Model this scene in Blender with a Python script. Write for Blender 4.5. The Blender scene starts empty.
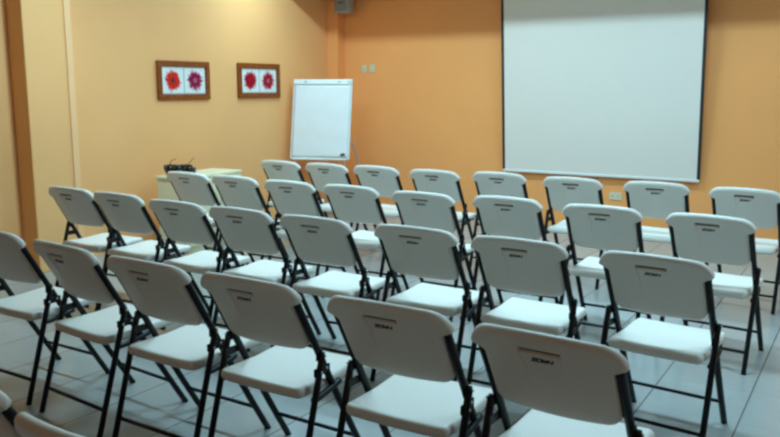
import bpy, bmesh, math, random
from mathutils import Vector, Matrix
random.seed(7)
sc = bpy.context.scene
C = sc.collection
R = math.radians

# ------------------------------------------------------------------ materials
def mat(name, col, rough=0.5, metal=0.0, noise=0.0, nscale=20, bump=0.0, bscale=200, spec=0.5):
    m = bpy.data.materials.new(name); m.use_nodes = True
    nt = m.node_tree; b = nt.nodes['Principled BSDF']
    b.inputs['Base Color'].default_value = (*col, 1)
    b.inputs['Roughness'].default_value = rough
    b.inputs['Metallic'].default_value = metal
    b.inputs['Specular IOR Level'].default_value = spec
    tc = nt.nodes.new('ShaderNodeTexCoord')
    if noise:
        n = nt.nodes.new('ShaderNodeTexNoise'); n.inputs['Scale'].default_value = nscale
        n.inputs['Detail'].default_value = 4
        nt.links.new(tc.outputs['Object'], n.inputs['Vector'])
        r = nt.nodes.new('ShaderNodeValToRGB')
        r.color_ramp.elements[0].position = 0.3; r.color_ramp.elements[1].position = 0.7
        r.color_ramp.elements[0].color = (*[c * (1 - noise) for c in col], 1)
        r.color_ramp.elements[1].color = (*[min(1, c * (1 + noise)) for c in col], 1)
        nt.links.new(n.outputs['Fac'], r.inputs['Fac'])
        nt.links.new(r.outputs['Color'], b.inputs['Base Color'])
    if bump:
        n = nt.nodes.new('ShaderNodeTexNoise'); n.inputs['Scale'].default_value = bscale
        nt.links.new(tc.outputs['Object'], n.inputs['Vector'])
        bp = nt.nodes.new('ShaderNodeBump'); bp.inputs['Strength'].default_value = bump
        bp.inputs['Distance'].default_value = 0.002
        nt.links.new(n.outputs['Fac'], bp.inputs['Height'])
        nt.links.new(bp.outputs['Normal'], b.inputs['Normal'])
    return m

WALL = mat('orange_paint', (0.95, 0.385, 0.120), 0.6, noise=0.03, nscale=1.5, bump=0.25, bscale=90, spec=0.3)
PEACH = mat('peach_wall', (0.88, 0.44, 0.17), 0.6, noise=0.03, nscale=1.5, bump=0.25, bscale=90, spec=0.3)  # left wall and pilaster, less saturated than the other walls
CEIL = mat('ceiling_white', (0.60, 0.60, 0.57), 0.9, noise=0.02, nscale=3)
PLASTIC = mat('white_plastic', (0.765, 0.705, 0.625), 0.42, noise=0.03, nscale=350, bump=0.15, bscale=500)
BLACK = mat('black_metal', (0.006, 0.006, 0.007), 0.45, spec=0.25, noise=0.1, nscale=60)
BOLT = mat('bolt_steel', (0.55, 0.55, 0.55), 0.35, 0.9, noise=0.05, nscale=80)
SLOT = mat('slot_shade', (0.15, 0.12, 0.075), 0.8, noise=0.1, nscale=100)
INK = mat('logo_ink', (0.02, 0.022, 0.028), 0.6, noise=0.1, nscale=300)
SCREEN = mat('screen_fabric', (0.80, 0.71, 0.62), 0.85, noise=0.01, nscale=2, bump=0.1, bscale=400)
BORDER = mat('screen_border', (0.015, 0.013, 0.012), 0.7, noise=0.1, nscale=30)
WBAR = mat('white_enamel', (0.78, 0.78, 0.74), 0.4, noise=0.02, nscale=20)
WOOD = mat('brown_wood', (0.25, 0.060, 0.009), 0.5, noise=0.25, nscale=25, bump=0.2, bscale=60, spec=0.2)
PAPER = mat('white_paper', (0.75, 0.73, 0.70), 0.7, noise=0.02, nscale=8)
MATB = mat('mat_line', (0.42, 0.52, 0.48), 0.8, noise=0.05, nscale=30)
RED = mat('petal_red', (0.66, 0.025, 0.012), 0.7, spec=0.1, noise=0.2, nscale=60)
MAGENTA = mat('petal_magenta', (0.30, 0.008, 0.055), 0.7, spec=0.1, noise=0.2, nscale=60)
CRIMSON = mat('petal_crimson', (0.36, 0.006, 0.02), 0.7, spec=0.1, noise=0.2, nscale=60)
DARKC = mat('flower_eye', (0.10, 0.012, 0.012), 0.8, noise=0.2, nscale=100)
PALEC = mat('flower_eye_pale', (0.30, 0.10, 0.12), 0.8, noise=0.2, nscale=100)
ALU = mat('silver_metal', (0.62, 0.62, 0.60), 0.3, 0.85, noise=0.04, nscale=40)
BOARD = mat('whiteboard', (0.80, 0.78, 0.74), 0.25, noise=0.01, nscale=6)
CREAM = mat('cream_laminate', (0.80, 0.72, 0.47), 0.5, noise=0.03, nscale=6)
BLKP = mat('black_plastic', (0.014, 0.013, 0.013), 0.45, noise=0.2, nscale=60)
GREYP = mat('grey_plastic', (0.40, 0.39, 0.35), 0.55, noise=0.08, nscale=60)
GRILLE = mat('speaker_mesh', (0.26, 0.25, 0.22), 0.7, noise=0.2, nscale=300)
IVORY = mat('ivory_plastic', (0.66, 0.60, 0.40), 0.45, noise=0.02, nscale=40)
DARKSLOT = mat('socket_hole', (0.03, 0.03, 0.03), 0.8, noise=0.1, nscale=50)

def emit(name, col, s):
    m = bpy.data.materials.new(name); m.use_nodes = True
    nt = m.node_tree; b = nt.nodes['Principled BSDF']
    b.inputs['Base Color'].default_value = (0.9, 0.9, 0.9, 1)
    b.inputs['Emission Color'].default_value = (*col, 1); b.inputs['Emission Strength'].default_value = s
    return m

def floor_material():
    m = bpy.data.materials.new('glazed_floor_tiles'); m.use_nodes = True
    nt = m.node_tree; N = nt.nodes; L = nt.links; b = N['Principled BSDF']
    tc = N.new('ShaderNodeTexCoord'); mp = N.new('ShaderNodeMapping')
    mp.inputs['Location'].default_value = (0.43 + 0.0035, 0.17, 0)
    L.new(tc.outputs['Object'], mp.inputs['Vector'])
    br = N.new('ShaderNodeTexBrick')
    br.offset = 0.0; br.squash = 1.0
    br.inputs['Scale'].default_value = 1.0
    br.inputs['Brick Width'].default_value = 0.427
    br.inputs['Row Height'].default_value = 60.0
    br.inputs['Mortar Size'].default_value = 0.0035
    br.inputs['Mortar Smooth'].default_value = 0.1
    br.inputs['Bias'].default_value = 0.0
    br.inputs['Color1'].default_value = (0.36, 0.37, 0.355, 1)
    br.inputs['Color2'].default_value = (0.385, 0.395, 0.38, 1)
    br.inputs['Mortar'].default_value = (0.13, 0.12, 0.11, 1)
    L.new(mp.outputs['Vector'], br.inputs['Vector'])
    b2 = N.new('ShaderNodeTexBrick'); b2.offset = 0.0
    for k_, v_ in (('Scale', 1.0), ('Brick Width', 0.427), ('Row Height', 0.427), ('Mortar Size', 0.002), ('Mortar Smooth', 0.3)): b2.inputs[k_].default_value = v_
    b2.inputs['Color1'].default_value = b2.inputs['Color2'].default_value = (1, 1, 1, 1)
    b2.inputs['Mortar'].default_value = (0.80, 0.79, 0.77, 1)
    L.new(mp.outputs['Vector'], b2.inputs['Vector'])
    m2 = N.new('ShaderNodeMix'); m2.data_type = 'RGBA'; m2.blend_type = 'MULTIPLY'; m2.inputs[0].default_value = 1.0
    L.new(br.outputs['Color'], m2.inputs[6]); L.new(b2.outputs['Color'], m2.inputs[7])
    n = N.new('ShaderNodeTexNoise'); n.inputs['Scale'].default_value = 5; n.inputs['Detail'].default_value = 5
    L.new(tc.outputs['Object'], n.inputs['Vector'])
    r = N.new('ShaderNodeValToRGB')
    r.color_ramp.elements[0].color = (0.90, 0.90, 0.90, 1); r.color_ramp.elements[1].color = (1.05, 1.05, 1.05, 1)
    L.new(n.outputs['Fac'], r.inputs['Fac'])
    mx = N.new('ShaderNodeMix'); mx.data_type = 'RGBA'; mx.blend_type = 'MULTIPLY'
    mx.inputs[0].default_value = 1.0
    L.new(m2.outputs[2], mx.inputs[6]); L.new(r.outputs['Color'], mx.inputs[7])
    L.new(mx.outputs[2], b.inputs['Base Color'])
    b.inputs['Roughness'].default_value = 0.22
    bp = N.new('ShaderNodeBump'); bp.inputs['Strength'].default_value = 0.25; bp.inputs['Distance'].default_value = 0.002
    inv = N.new('ShaderNodeMath'); inv.operation = 'SUBTRACT'; inv.inputs[0].default_value = 1.0
    L.new(br.outputs['Fac'], inv.inputs[1]); L.new(inv.outputs[0], bp.inputs['Height'])
    L.new(bp.outputs['Normal'], b.inputs['Normal'])
    return m
FLOOR = floor_material()

# ------------------------------------------------------------------ helpers
def obj(name, bm, m, parent=None, smooth=False, loc=None):
    me = bpy.data.meshes.new(name)
    bmesh.ops.recalc_face_normals(bm, faces=bm.faces[:])
    bm.to_mesh(me); bm.free()
    me.materials.append(m)
    if smooth:
        for p in me.polygons: p.use_smooth = True
    o = bpy.data.objects.new(name, me); C.objects.link(o)
    if parent: o.parent = parent
    if loc: o.location = loc
    return o

def tag(o, label, cat, group=None):
    o['label'] = label; o['category'] = cat
    if group: o['group'] = group
    return o

def thing(name, label, cat, loc=(0, 0, 0), rotz=0, group=None):
    o = bpy.data.objects.new(name, None); C.objects.link(o)
    o.empty_display_size = 0.1
    o.location = loc; o.rotation_euler = (0, 0, rotz)
    return tag(o, label, cat, group)

def struct(name, bm, m, smooth=False):
    o = obj(name, bm, m, None, smooth); o['kind'] = 'structure'; return o

def box(bm, x0, x1, y0, y1, z0, z1, bevel=0.0, seg=2, M=None):
    r = bmesh.ops.create_cube(bm, size=1.0)
    vs = r['verts']
    for v in vs:
        v.co = Vector(((x0 + x1) / 2 + v.co.x * (x1 - x0), (y0 + y1) / 2 + v.co.y * (y1 - y0), (z0 + z1) / 2 + v.co.z * (z1 - z0)))
    allv = set(vs)
    if bevel:
        es = {e for v in vs for e in v.link_edges}
        res = bmesh.ops.bevel(bm, geom=list(es), offset=bevel, segments=seg, affect='EDGES', profile=0.5)
        allv = {v for v in allv if v.is_valid} | set(res['verts'])
    if M is not None:
        for v in allv:
            v.co = M @ v.co
    return bm

def nb(): return bmesh.new()

def tube(bm, pts, r, n=10, cap=True):
    pts = [Vector(p) for p in pts]
    rings = []
    up = None
    for i, p in enumerate(pts):
        if i == 0: t = pts[1] - p
        elif i == len(pts) - 1: t = p - pts[i - 1]
        else: t = (pts[i + 1] - p).normalized() + (p - pts[i - 1]).normalized()
        t.normalize()
        if up is None:
            up = Vector((1, 0, 0)) if abs(t.x) < 0.9 else Vector((0, 0, 1))
        s = t.cross(up).normalized(); up = s.cross(t).normalized()
        rr = r[i] if isinstance(r, (list, tuple)) else r
        rings.append([bm.verts.new(p + s * (rr * math.cos(2 * math.pi * k / n)) + up * (rr * math.sin(2 * math.pi * k / n))) for k in range(n)])
    for a, b in zip(rings, rings[1:]):
        for k in range(n):
            bm.faces.new((a[k], a[(k + 1) % n], b[(k + 1) % n], b[k]))
    if cap:
        bm.faces.new(rings[0][::-1]); bm.faces.new(rings[-1])
    return bm

def smooth_path(pts, n=6):
    P = [Vector(p) for p in pts]
    P = [2 * P[0] - P[1]] + P + [2 * P[-1] - P[-2]]
    out = []
    for i in range(1, len(P) - 2):
        for k in range(n):
            t = k / n
            a, b, c, d = P[i - 1], P[i], P[i + 1], P[i + 2]
            out.append(0.5 * ((2 * b) + (c - a) * t + (2 * a - 5 * b + 4 * c - d) * t * t + (3 * b - a - 3 * c + d) * t ** 3))
    out.append(P[-2])
    return out

# ------------------------------------------------------------------ the room
XL, XR, YB, YR, ZC = -5.9, 4.2, 8.2, -6.0, 3.0
struct('floor', box(nb(), XL - .1, XR + .1, YR - .1, YB + .1, -0.1, 0), FLOOR)
struct('ceiling', box(nb(), XL - .1, XR + .1, YR - .1, YB + .1, ZC, ZC + .1), CEIL)
struct('wall_left', box(nb(), XL - .15, XL, YR - .1, YB + .1, -0.1, ZC + .1), PEACH)
struct('wall_right', box(nb(), XR, XR + .15, YR - .1, YB + .1, -0.1, ZC + .1), WALL)
struct('wall_back', box(nb(), XL, XR, YB, YB + .15, -0.1, ZC + .1), WALL)
struct('wall_front', box(nb(), XL, XR, YR - .15, YR, -0.1, ZC + .1), WALL)
# pilaster on the left wall, slim column in the corner, dropped soffit along the screen wall
struct('trim_1', box(nb(), XL, -5.70, 3.825, 4.25, 0, ZC, 0.008), PEACH)
BEAD = mat('pale_corner_bead', (0.93, 0.50, 0.23), 0.5, noise=0.03, nscale=3)
struct('trim_4', box(nb(), -5.702, -5.688, 4.195, 4.255, 0, ZC, 0.004), BEAD)
struct('trim_2', box(nb(), XL, -5.74, 8.05, YB, 0, ZC, 0.006), WALL)
SOF_Y = 7.15; SOF_Z = 2.07 + .52 * (8.2 - SOF_Y)
struct('trim_3', box(nb(), XL, XR, SOF_Y, YB, SOF_Z, ZC), CEIL)

# ------------------------------------------------------------------ ceiling lights
TUBE = emit('lamp_tube', (0.6, 0.88, 1.0), 6)
def ceiling_light(x, y, label, power, length=1.2, wid=0.13, z=ZC, col=(0.46, 0.81, 1.0), tm=None):
    t = thing('ceiling_light', label, 'ceiling light', (x, y, z), 0, 'ceiling strip lights')
    b = nb(); box(b, -length / 2 - .03, length / 2 + .03, -.07, .07, -.025, 0, .004)
    obj('housing', b, WBAR, t)
    b = nb(); tube(b, [(-length / 2, 0, -.043), (length / 2, 0, -.043)], .018, 12)
    obj('lamp_tube', b, tm or TUBE, t, True)
    l = bpy.data.lights.new('strip_glow', 'AREA'); l.shape = 'RECTANGLE'; l.size = length; l.size_y = wid
    l.energy = power; l.color = col
    o = bpy.data.objects.new('strip_glow', l); C.objects.link(o); o.parent = t; o.location = (0, 0, -.066)
    return t
FY = 6.54
P_FRONT, P_REAR = 36, 64
for x, w in ((-4.95, 'nearest the left wall'), (-3.0, 'second from the left wall'), (-1.05, 'nearest the right wall')):
    ceiling_light(x, FY, 'white ceiling strip light near the screen wall, ' + w, P_FRONT)
for x, w in ((-4.2, 'nearest the left wall'), (-1.4, 'in the middle'), (1.4, 'over the right aisle')):
    ceiling_light(x, 4.05, 'white ceiling strip light over the second row of chairs, ' + w, P_REAR)

WARMFILL = emit('warm_fill_tube', (1.0, 0.62, 0.30), 3)
ceiling_light(-1.0, -3.2, 'added warm fill light, unseen at the rear of the room', 13, col=(1.0, 0.62, 0.30), tm=WARMFILL)  # added fill lamp behind the camera, warms chair backs and pilaster side

# ------------------------------------------------------------------ folding chair
# side profile of the straight tube that is backrest post and front leg in one
PROF = [(-0.245, 0.778), (-0.138, 0.59), (-0.032, 0.40), (0.083, 0.20), (0.205, 0.0)]
def py(z):
    for (ya, za), (yb, zb) in zip(PROF, PROF[1:]):
        if z >= zb: return ya + (yb - ya) * (za - z) / (za - zb)
    return PROF[-1][0]
TX = 0.200      # front tube half spacing
RX = 0.222      # rear leg half spacing
WT, WB = 0.229, 0.188
def ztop(x): 
    a = abs(x); z = 0.832 - 0.020 * (a / .229) ** 2
    if a > .161: z -= .068 - math.sqrt(max(0, .068 ** 2 - (a - .161) ** 2))
    return z
def zbot(x):
    a = abs(x) * WB / WT; z = 0.549 + 0.004 * (a / .188) ** 2
    if a > .143: z += .045 - math.sqrt(max(0, .045 ** 2 - (a - .143) ** 2))
    return z
LEAN = R(29.5)
NB = Vector((0, -math.cos(LEAN), -math.sin(LEAN)))    # outward normal of the rear face
def halfwidth(z):
    t = min(1, max(0, (z - .740) / .022)); t = t * t * (3 - 2 * t)
    return WB + (WT - WB) * t
def mid(x, z):
    bow = 0.030 * (1 - min(1, abs(x) / .2) ** 2)
    zz = z
    return Vector((x, py(zz) - bow - 0.002, z))
HT = 0.0165
def back_point(x0, d, f, side):
    zt, zb = ztop(x0), zbot(x0)
    z = zt - d if f is None else (zt - .09) + (zb - zt + .09) * f
    x = x0 * halfwidth(z) / WT
    e = min(zt - z, z - zb, (WT - abs(x0)) * .95)
    r = .0160
    k = math.sqrt(max(0, 1 - (1 - min(1, max(0, e) / r)) ** 2))
    off = HT * k
    if side > 0 and abs(x0) < .0615:               # rear face: finger slot and the shallow panel below it
        dd = zt - z
        if .041 < dd < .059: off -= .024
        elif dd >= .059: off -= .0040 * max(0, 1 - (dd - .059) / .16)
    return mid(x, z) + NB * (off * side)
def back_mesh():
    bm = nb()
    xs = [0, .0200, .0400, .0600, .0612, .0618, .0640, .085, .11, .135, .155, .170, .185, .198, .208, .215, .220, .2245, .2275, .229]
    xs = [-x for x in xs[:0:-1]] + xs
    rows = [(d, None) for d in (0, .0006, .002, .0045, .008, .0125, .020, .030, .0395, .0408, .0414, .050, .0586, .0593, .063, .075)]
    rows += [(0, f) for f in (0.0, .12, .25, .4, .55, .7, .82, .90, .945, .97, .985, .994, 1.0)]
    g = {}
    for side in (1, -1):
        for j, (d, f) in enumerate(rows):
            for i, x in enumerate(xs):
                g[side, i, j] = bm.verts.new(back_point(x, d, f, side))
    nx, ny = len(xs), len(rows)
    for side in (1, -1):
        for j in range(ny - 1):
            for i in range(nx - 1):
                q = [g[side, i, j], g[side, i + 1, j], g[side, i + 1, j + 1], g[side, i, j + 1]]
                bm.faces.new(q if side > 0 else q[::-1])
    bmesh.ops.remove_doubles(bm, verts=bm.verts[:], dist=1e-5)
    return bm

def logo_mesh():
    # short slanted word mark in heavy italic strokes
    bm = nb()
    L = {'Z': [[(0, 1), (1, 1), (0, 0), (1, 0)]],
         'O': [[(0.15, 0), (0, .25), (0, .75), (.15, 1), (.85, 1), (1, .75), (1, .25), (.85, 0), (.15, 0)]],
         'W': [[(0, 1), (.2, 0), (.5, .8), (.8, 0), (1, 1)]],
         'N': [[(0, 0), (0, 1), (1, 0), (1, 1)]]}
    w, h, gap = .0125, .0110, .0028
    x = -.028
    th = .0042
    for ch in 'ZOWN':
        for st in L[ch]:
            for a, b in zip(st, st[1:]):
                pa = Vector((x + a[0] * w + a[1] * h * .38, a[1] * h)); pb = Vector((x + b[0] * w + b[1] * h * .38, b[1] * h))
                d = (pb - pa).normalized(); n = Vector((-d.y, d.x)) * th / 2
                pa -= d * th * .35; pb += d * th * .35
                quad = [pa + n, pb + n, pb - n, pa - n]
                lo, hi = [], []
                for q in quad:
                    X = q.x + .001; Z = ztop(0) - .084 + q.y * math.cos(LEAN)
                    base = mid(X, Z)
                    lo.append(bm.verts.new(base + NB * (HT - .007))); hi.append(bm.verts.new(base + NB * (HT - .0025)))
                bm.faces.new(hi); bm.faces.new(lo[::-1])
                for k in range(4):
                    bm.faces.new((lo[k], lo[(k + 1) % 4], hi[(k + 1) % 4], hi[k]))
        x += w + gap
    return bm

def seat_mesh():
    bm = nb()
    hx = .193
    y0, y1 = -.212, .190
    def outline(k):   # k 0..1 shrink at the rounded rim
        return k
    us = [-1, -.992, -.975, -.94, -.88, -.7, -.45, -.2, 0, .2, .45, .7, .88, .94, .975, .992, 1]
    rc = .03
    def xy(u, v):
        x, y = u * hx, (y0 + y1) / 2 + v * (y1 - y0) / 2
        # round the four corners
        cy = (y1 - y0) / 2
        ax, ay = abs(u) * hx, abs(v) * cy
        dx, dy = ax - (hx - rc), ay - (cy - rc)
        if dx > 0 and dy > 0:
            m = max(dx, dy); l = math.hypot(dx, dy)
            s = m / l
            ax, ay = hx - rc + dx * s, cy - rc + dy * s
        return math.copysign(ax, u), (y0 + y1) / 2 + math.copysign(ay, v)
    g = {}
    for side in (1, -1):
        for i, u in enumerate(us):
            for j, v in enumerate(us):
                x, y = xy(u, v)
                e = min((1 - abs(u)) * hx, (1 - abs(v)) * (y1 - y0) / 2)
                k = math.sqrt(max(0, 1 - (1 - min(1, e / .014)) ** 2))
                z = .402 + side * .021 * k
                z += .004 * (abs(u) ** 2) - .004 * (1 - abs(v) ** 2)          # slight dish
                if y > .1: z -= .018 * ((y - .1) / .105) ** 2
                z += .012 * max(0, v)                                        # front a touch higher
                if side < 0 and e > .02: z += .008
                g[side, i, j] = bm.verts.new((x, y, z))
    n = len(us)
    for side in (1, -1):
        for i in range(n - 1):
            for j in range(n - 1):
                q = [g[side, i, j], g[side, i + 1, j], g[side, i + 1, j + 1], g[side, i, j + 1]]
                bm.faces.new(q if side > 0 else q[::-1])
    bmesh.ops.remove_doubles(bm, verts=bm.verts[:], dist=1e-5)
    return bm

def make_chair():
    t = thing('folding_chair', '', 'chair')
    obj('seat', seat_mesh(), PLASTIC, t, True)
    bk = obj('backrest', back_mesh(), PLASTIC, t, True)
    b = nb()
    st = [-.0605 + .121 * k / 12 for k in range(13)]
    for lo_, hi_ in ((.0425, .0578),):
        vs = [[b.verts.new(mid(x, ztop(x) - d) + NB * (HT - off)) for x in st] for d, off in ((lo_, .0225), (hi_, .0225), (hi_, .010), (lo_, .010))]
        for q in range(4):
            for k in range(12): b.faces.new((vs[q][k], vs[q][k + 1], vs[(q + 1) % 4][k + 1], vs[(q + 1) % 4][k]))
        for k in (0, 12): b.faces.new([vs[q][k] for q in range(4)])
    so = obj('handle_slot_shade', b, SLOT, bk); so['label'] = 'finger slot near the top of the back, its shade painted dark'  # dark strip that paints in the shade inside the finger groove
    bm_l = obj('logo', logo_mesh(), INK, bk); bm_l['label'] = 'black slanted word mark under the finger slot'
    RT = .0135
    for s in (-1, 1):
        b = nb(); tube(b, smooth_path([(s * TX, y, z) for y, z in PROF], 4), RT, 10)
        obj('front_leg', b, BLACK, t, True)
        b = nb(); tube(b, [(s * RX, -.112, .545), (s * RX, -.1165, .53), (s * RX, -.275, 0)], [.0085, .0125, .0125], 10)
        obj('rear_leg', b, BLACK, t, True)
        b = nb(); tube(b, smooth_path([(s * (RX - .008), -.160, .372), (s * (TX + .008), -.10, .374), (s * (TX + .006), -.04, .384), (s * (TX + .002), .015, .392)], 4), .013, 8)
        obj('seat_rail', b, BLACK, t, True)
        b = nb(); box(b, s * .211 - .003, s * .211 + .003, -.150, -.058, .455, .486, .002)
        box(b, s * .211 - .003, s * .211 + .003, -.136, -.100, .512, .552, .002)
        br = obj('bracket', b, BLACK, t)
        for yy, zz in ((-.1165, .533), (-.137, .473), (-.078, .473)):
            b = nb(); bmesh.ops.create_uvsphere(b, u_segments=8, v_segments=6, radius=.0055, matrix=Matrix.Translation((s * .236 if yy != -.078 else s * .2145, yy, zz)) @ Matrix.Diagonal((.5, 1, 1, 1)))
            obj('rivet', b, BOLT, br, True)
    b = nb(); tube(b, [(-TX, py(.125), .125), (TX, py(.125), .125)], .0085, 8); obj('front_crossbar', b, BLACK, t, True)
    b = nb(); 
    tube(b, [(-RX, -.242, .11), (RX, -.242, .11)], .0085, 8); obj('rear_crossbar', b, BLACK, t, True)
    b = nb(); tube(b, [(-.19, .11, .385), (.19, .11, .385)], .009, 8); obj('seat_crossbar', b, BLACK, t, True)
    return t

def copy_tree(o, parent=None):
    c = o.copy(); C.objects.link(c)
    if parent: c.parent = parent
    for ch in list(o.children): copy_tree(ch, c)
    return c

CHAIRS = {
 'front row': [(-4.694, 5.662, 0), (-4.167, 5.662, 0), (-3.671, 5.704, 0), (-3.084, 5.674, 0), (-2.555, 5.778, 0), (-1.937, 5.730, 0), (-1.332, 5.767, 0), (-0.735, 5.71, -4)],
 'second row': [(-4.672, 4.489, 0), (-4.175, 4.491, 0), (-3.614, 4.456, 0), (-3.082, 4.465, 0), (-2.482, 4.415, 0), (-1.929, 4.491, 0), (-1.322, 4.44, 0), (-0.730, 4.40, -6)],
 'third row': [(-4.626, 3.379, 0), (-4.125, 3.357, 0), (-3.537, 3.299, 0), (-3.023, 3.285, 0), (-2.482, 3.265, 0), (-1.886, 3.280, 0), (-1.341, 3.259, 0), (-0.732, 3.216, -5)],
 'fourth row': [(-3.563, 2.160, 0), (-2.973, 2.120, -5), (-2.408, 2.080, -1), (-1.876, 2.073, -0.5), (-1.278, 2.052, 0), (-0.738, 2.014, -3)],
 'row nearest the camera': [(-1.885, 1.000, 0), (-1.285, 0.945, 0)],
}
LABEL = {
 'front row': ['leftmost in the front row, below the left edge of the flip chart',
               'second from the left in the front row, below the flip chart',
               'third from left in the front row, right of the flip chart',
               'fourth from the left in the front row, against plain orange wall',
               'fifth from the left in the front row, below the screen\'s left edge',
               'sixth from the left in the front row, under the screen\'s left half',
               'seventh from the left in the front row, under the screen\'s right half',
               'rightmost in the front row, right of the screen'],
 'second row': ['leftmost in the second row, in front of the black equipment',
                'second from the left in the second row, before the cabinet\'s right end',
                'third from the left in the second row from the screen',
                'fourth from the left in the second row from the screen',
                'fourth from the right in the second row from the screen',
                'third from the right in the second row from the screen',
                'second from the right in the second row from the screen',
                'rightmost in the second row from the screen'],
 'third row': ['leftmost in the third row, against bare wall below the pilaster',
               'second from the left in the third row from the screen',
               'third from the left in the third row from the screen',
               'fourth from the left in the third row from the screen',
               'fourth from the right in the third row from the screen',
               'third from the right in the third row from the screen',
               'second from the right in the third row from the screen',
               'rightmost in the third row, with its legs in full view'],
 'fourth row': ['leftmost in the fourth row, cut by the photo\'s left edge',
                'second from the left in the fourth row from the screen',
                'third from the left in the fourth row from the screen',
                'third from the right in the fourth row from the screen',
                'second from the right in the fourth row from the screen',
                'rightmost in the fourth row, nearest with the largest word mark'],
 'row nearest the camera': ['mostly cut off, its black post in the bottom left corner',
                            'mostly cut off, its top edge showing at the bottom left'],
}
proto = make_chair()
proto.scale = (1.032, 1, 1)
first = True
for row, lst in CHAIRS.items():
    for i, (x, y, a) in enumerate(lst):
        o = proto if first else copy_tree(proto)
        first = False
        a = R(a)
        # (x, y) is the middle of the top of the backrest; the chair's origin is on the floor between its feet
        ox, oy = -math.sin(a) * -.24, math.cos(a) * -.24
        o.location = (x - ox, y - oy, 0); o.rotation_euler = (0, 0, a)
        o['label'] = 'white folding chair, ' + LABEL[row][i]
        o['group'] = 'white folding chairs in the ' + row

# ------------------------------------------------------------------ projection screen
t = thing('projection_screen', 'large white pull-down projection screen with black side borders on the orange wall', 'screen', (-2.515, YB - .005, 0))
t.rotation_euler = (R(4.6), 0, 0)
sx0, sx1, sz0, sz1 = -1.015, 1.015, .60, 2.52
b = nb(); box(b, sx0, sx1, -.001, .001, sz0, sz1); obj('screen_fabric', b, SCREEN, t)
for s in (-1, 1):
    b = nb(); xx = s * 1.015; box(b, min(xx, xx + s * .03), max(xx, xx + s * .03), -.0015, .0015, sz0, sz1); obj('side_border', b, BORDER, t)
b = nb(); box(b, -1.04, 1.04, -.012, .012, sz0 - .026, sz0, .006); wb = obj('weight_bar', b, WBAR, t)
b = nb(); tube(b, smooth_path([(-.03, 0, sz0 - .035), (-.025, 0, sz0 - .05), (.025, 0, sz0 - .05), (.03, 0, sz0 - .035)], 4), .004, 6); obj('pull_handle', b, BORDER, wb, True)
b = nb(); box(b, -1.12, 1.12, -.055, .055, sz1 - .01, sz1 + .09, .015); obj('screen_case', b, WBAR, t)
for xx in (-.8, .8):
    b = nb(); box(b, xx - .03, xx + .03, -.03, .03, sz1 + .085, 2.632, .002); obj('hanging_bracket', b, BLACK, t)

# ------------------------------------------------------------------ framed flower pictures
def picture(y, z, label, cols, w=.688, h=.374):
    # local frame: x runs along the wall (towards the screen wall), z up, -y out of the wall into the room
    t = thing('framed_picture', label, 'picture', (XL, y, z), R(90), 'framed flower pictures on the left wall')
    fw = .055
    b = nb()
    box(b, -w / 2, w / 2, -.03, -.001, h / 2 - fw, h / 2, .006); box(b, -w / 2, w / 2, -.03, -.001, -h / 2, -h / 2 + fw, .006)
    box(b, -w / 2, -w / 2 + fw, -.03, -.001, -h / 2 + fw, h / 2 - fw, .006); box(b, w / 2 - fw, w / 2, -.03, -.001, -h / 2 + fw, h / 2 - fw, .006)
    obj('frame', b, WOOD, t)
    b = nb(); box(b, -w / 2 + fw, w / 2 - fw, -.012, -.002, -h / 2 + fw, h / 2 - fw); obj('mat_board', b, MATB, t)
    for s, (pc, ec) in zip((-1, 1), cols):
        cx = s * .147
        b = nb(); box(b, cx - .137, cx + .137, -.0135, -.0122, -h / 2 + fw + .010, h / 2 - fw - .010)
        pr = obj('flower_print', b, PAPER, t)
        b = nb()
        n = 24
        for ring, (r0, r1, wd, dy) in enumerate(((.02, .118, .016, 0), (.015, .100, .017, -.0006), (.01, .062, .012, -.0012))):
            for k in range(n):
                a = 2 * math.pi * (k + ring * .5) / n + random.uniform(-.06, .06)
                L = r1 * random.uniform(.78, 1.04)
                prof = [(r0, wd * .4), (L * .55, wd * .85), (L * .85, wd * .7), (L, .002)]
                vl, vr, ul, ur = [], [], [], []
                for rr, ww in prof:
                    for lst, sg in ((vl, 1), (vr, -1)):
                        p = Vector((rr * math.cos(a) - sg * ww / 2 * math.sin(a), -.0142 + dy - random.random() * .0003, rr * math.sin(a) + sg * ww / 2 * math.cos(a)))
                        lst.append(b.verts.new((p.x + cx, p.y, p.z)))
                for k2 in range(3):
                    b.faces.new((vl[k2], vl[k2 + 1], vr[k2 + 1], vr[k2]))
        fl = obj('flower', b, pc, pr)
        b = nb(); bmesh.ops.create_cone(b, cap_ends=True, segments=20, radius1=.026, radius2=.020, depth=.002, matrix=Matrix.Translation((cx, -.0172, 0)) @ Matrix.Rotation(R(90), 4, 'X'))
        bmesh.ops.recalc_face_normals(b, faces=b.faces[:])
        e = obj('flower_eye', b, ec, pr)
    return t
picture(5.655, 1.56, 'brown framed picture of a red and a magenta flower, further from the flip chart', ((RED, DARKC), (MAGENTA, PALEC)))
picture(6.77, 1.566, 'brown framed picture of two crimson flowers, the one nearer the flip chart', ((CRIMSON, CRIMSON), (CRIMSON, PALEC)))

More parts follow.
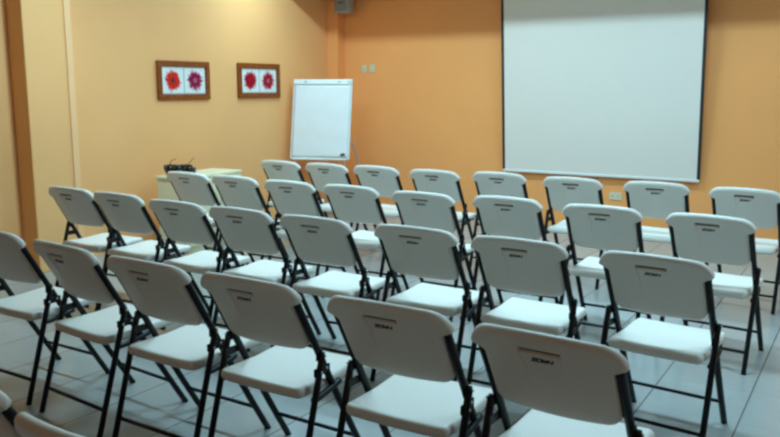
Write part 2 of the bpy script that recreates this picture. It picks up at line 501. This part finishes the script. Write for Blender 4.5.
# ------------------------------------------------------------------ flip chart
# board corners in the room
tl, tr, bl, br_ = Vector((-5.735, 7.19, 1.578)), Vector((-5.175, 7.54, 1.588)), Vector((-5.705, 7.045, .70)), Vector((-5.125, 7.405, .70))
ctr = (bl + br_) / 2
ang = math.atan2(br_.y - bl.y, br_.x - bl.x)
t = thing('flip_chart', 'white flip chart easel with blank paper pad in the corner left of the screen', 'flip chart', (ctr.x, ctr.y, 0), ang - R(12))
tilt = math.atan2(.19, .87)
Mb = Matrix.Translation((0, 0, .70)) @ Matrix.Rotation(-tilt, 4, 'X')
W2, H = .336, .895
b = nb(); box(b, -W2, W2, -.012, .012, 0, H, .004, M=Mb); bd = obj('board', b, BOARD, t)
b = nb()
for s in (-1, 1): box(b, min(s * W2, s * (W2 + .012)), max(s * W2, s * (W2 + .012)), -.016, .014, -.01, H + .01, .004, M=Mb)
box(b, -W2 - .012, W2 + .012, -.016, .014, -.014, 0, .004, M=Mb)
obj('board_frame', b, WBAR, t)
b = nb()
# paper pad: slightly wavy top sheet
nx, nz = 24, 30
gv = {}
for s_ in (0, 1):
    for i in range(nx + 1):
        for j in range(nz + 1):
            x = -.331 + .662 * i / nx; z = .006 + (H - .060) * j / nz
            y = -.0135 if s_ else -.021 - .003 * math.sin(9 * x + 5 * z) * math.sin(7 * z + 1) * (1 - j / nz) - .002 * math.sin(23 * z + 6 * x) * (1 - j / nz)
            gv[s_, i, j] = b.verts.new(Mb @ Vector((x, y, z)))
for s_ in (0, 1):
    for i in range(nx):
        for j in range(nz):
            b.faces.new((gv[s_, i, j], gv[s_, i + 1, j], gv[s_, i + 1, j + 1], gv[s_, i, j + 1]))
for i in range(nx):
    for j in (0, nz): b.faces.new((gv[0, i, j], gv[0, i + 1, j], gv[1, i + 1, j], gv[1, i, j]))
for j in range(nz):
    for i in (0, nx): b.faces.new((gv[0, i, j], gv[0, i, j + 1], gv[1, i, j + 1], gv[1, i, j]))
obj('paper_pad', b, PAPER, t, True)
b = nb(); box(b, -W2 - .006, W2 + .006, -.034, -.012, H - .055, H + .004, .006, M=Mb); cl = obj('clamp_bar', b, WBAR, t)
for xx in (-.20, .20, .315):
    b = nb(); box(b, xx - .018, xx + .018, -.039, -.033, H - .034, H - .018, .003, M=Mb); obj('clamp_knob', b, GREYP, cl)
b = nb(); box(b, .235, .285, -.05, -.018, -.004, .022, .006, M=Mb @ Matrix.Rotation(R(-12), 4, 'Y') @ Matrix.Translation((.02, 0, -.03))); obj('pen_clip', b, BLKP, t)
b = nb(); box(b, -W2 + .02, W2 - .02, -.045, -.012, -.026, -.012, .004, M=Mb); obj('pen_tray', b, WBAR, t)
for s in (-1, 1):
    b = nb(); tube(b, [Mb @ Vector((s * .24, .02, H - .05)), Mb @ Vector((s * .285, .02, .05)), Vector((s * .33, -.16, 0))], .0125, 10); obj('leg', b, ALU, t, True)
b = nb(); tube(b, [Mb @ Vector((.0, .03, H - .03)), Vector((.31, .50, .72)), Vector((.36, .58, 0))], .011, 10); obj('leg', b, ALU, t, True)

# ------------------------------------------------------------------ cream cabinet and the black equipment on it
t = thing('cabinet', 'low cream cabinet standing by the left wall behind the second row', 'cabinet', (-5.42, 5.36, 0), R(5))
b = nb(); box(b, -.17, .17, -.39, .39, .05, .672, .006); obj('body', b, CREAM, t)
b = nb(); box(b, -.185, .185, -.405, .405, .672, .70, .006); obj('worktop', b, CREAM, t)
b = nb(); box(b, -.15, .15, -.37, .37, 0, .05); obj('plinth', b, CREAM, t)
for s in (-1, 1):
    b = nb(); box(b, .170, .186, min(s * .004, s * .385), max(s * .004, s * .385), .07, .66, .003); d = obj('door', b, CREAM, t)
    b = nb(); tube(b, smooth_path([(.186, s * .04, .42), (.205, s * .04, .425), (.205, s * .04, .505), (.186, s * .04, .51)], 4), .005, 8); obj('handle', b, ALU, d, True)

t = thing('wireless_receiver', 'black equipment with two thin antennas and bundled leads on the cream cabinet', 'electronics', (-5.47, 5.17, .70), R(36))
b = nb(); box(b, -.13, .13, -.04, .05, 0.004, .06, .008); obj('case', b, BLKP, t)
b = nb()
pts = []
for k in range(90):
    a = k * .42
    pts.append((-.12 + .24 * k / 90 + .022 * math.sin(a * 1.7), -.078 + .03 * math.cos(a), .052 + .042 * math.sin(a) + .009 * math.sin(3 * a)))
tube(b, pts, .0115, 6); obj('lead', b, BLKP, t, True)
b = nb(); tube(b, smooth_path([(-.08, .02, .07), (-.10, .02, .10), (-.085, .02, .125), (-.04, .02, .14)], 4), .003, 6); obj('antenna', b, BLKP, t, True)
b = nb(); tube(b, [(.04, .02, .07), (.12, .02, .15)], .003, 6); obj('antenna', b, BLKP, t, True)

# ------------------------------------------------------------------ wall things
t = thing('loudspeaker', 'small grey loudspeaker mounted high in the corner left of the screen', 'loudspeaker', (-5.60, 8.0, 2.37), R(8))
b = nb(); box(b, -.095, .095, -.08, .08, 0, .195, .018, 3); obj('case', b, GREYP, t)
b = nb(); box(b, -.08, .08, -.088, -.079, .018, .16, .006); g = obj('grille', b, GRILLE, t)
b = nb(); box(b, -.03, .03, -.091, -.0875, .11, .125, .002); obj('badge', b, BLKP, g)
b = nb(); box(b, -.02, .02, .06, .201, .07, .10, .003); obj('bracket', b, BLACK, t)

def plate(x, z, name, label, w, h, gang):
    t = thing(name, label, 'wall switch' if gang == 1 else 'socket', (x, YB, z))
    b = nb(); box(b, -w / 2, w / 2, -.010, -.0005, -h / 2, h / 2, .003); p = obj('plate', b, IVORY, t)
    if gang == 1:
        b = nb(); box(b, -.017, .017, -.016, -.0095, -.03, .03, .003); obj('rocker', b, IVORY, t)
    else:
        for s in (-1, 1):
            b = nb()
            for q in (-1, 1): box(b, s * .03 + q * .009 - .002, s * .03 + q * .009 + .002, -.0115, -.0098, -.007, .007)
            obj('socket_hole', b, DARKSLOT, p)
plate(-5.445, 1.717, 'wall_switch', 'small ivory wall switch plate, left of the pair above the flip chart', .07, .09, 1)
plate(-5.325, 1.722, 'wall_switch', 'small ivory wall switch plate, right of the pair, nearer the screen', .08, .10, 1)
plate(-2.30, .372, 'wall_socket', 'ivory wall socket low on the orange wall under the screen', .13, .08, 2)

# ------------------------------------------------------------------ camera
cam = bpy.data.cameras.new('camera'); co = bpy.data.objects.new('camera', cam); C.objects.link(co)
cam.sensor_width = 36; cam.lens = 790 / 780 * 36; cam.clip_start = .02
yaw, tl_, H_ = .5541, .1633, 1.483
co.location = (0, 0, H_)
co.rotation_euler = (math.pi / 2 - tl_, 0, yaw)
sc.camera = co

w = bpy.data.worlds.new('room_world'); sc.world = w; w.use_nodes = True
w.node_tree.nodes['Background'].inputs['Color'].default_value = (0.02, 0.02, 0.02, 1)
sc.view_settings.view_transform = 'Standard'; sc.view_settings.look = 'None'
sc.view_settings.gamma = 1; sc.view_settings.use_curve_mapping = False
sc.view_settings.exposure = 0.0
sc.cycles.filter_width = 2.6
sc.cycles.max_bounces = 10; sc.cycles.diffuse_bounces = 6
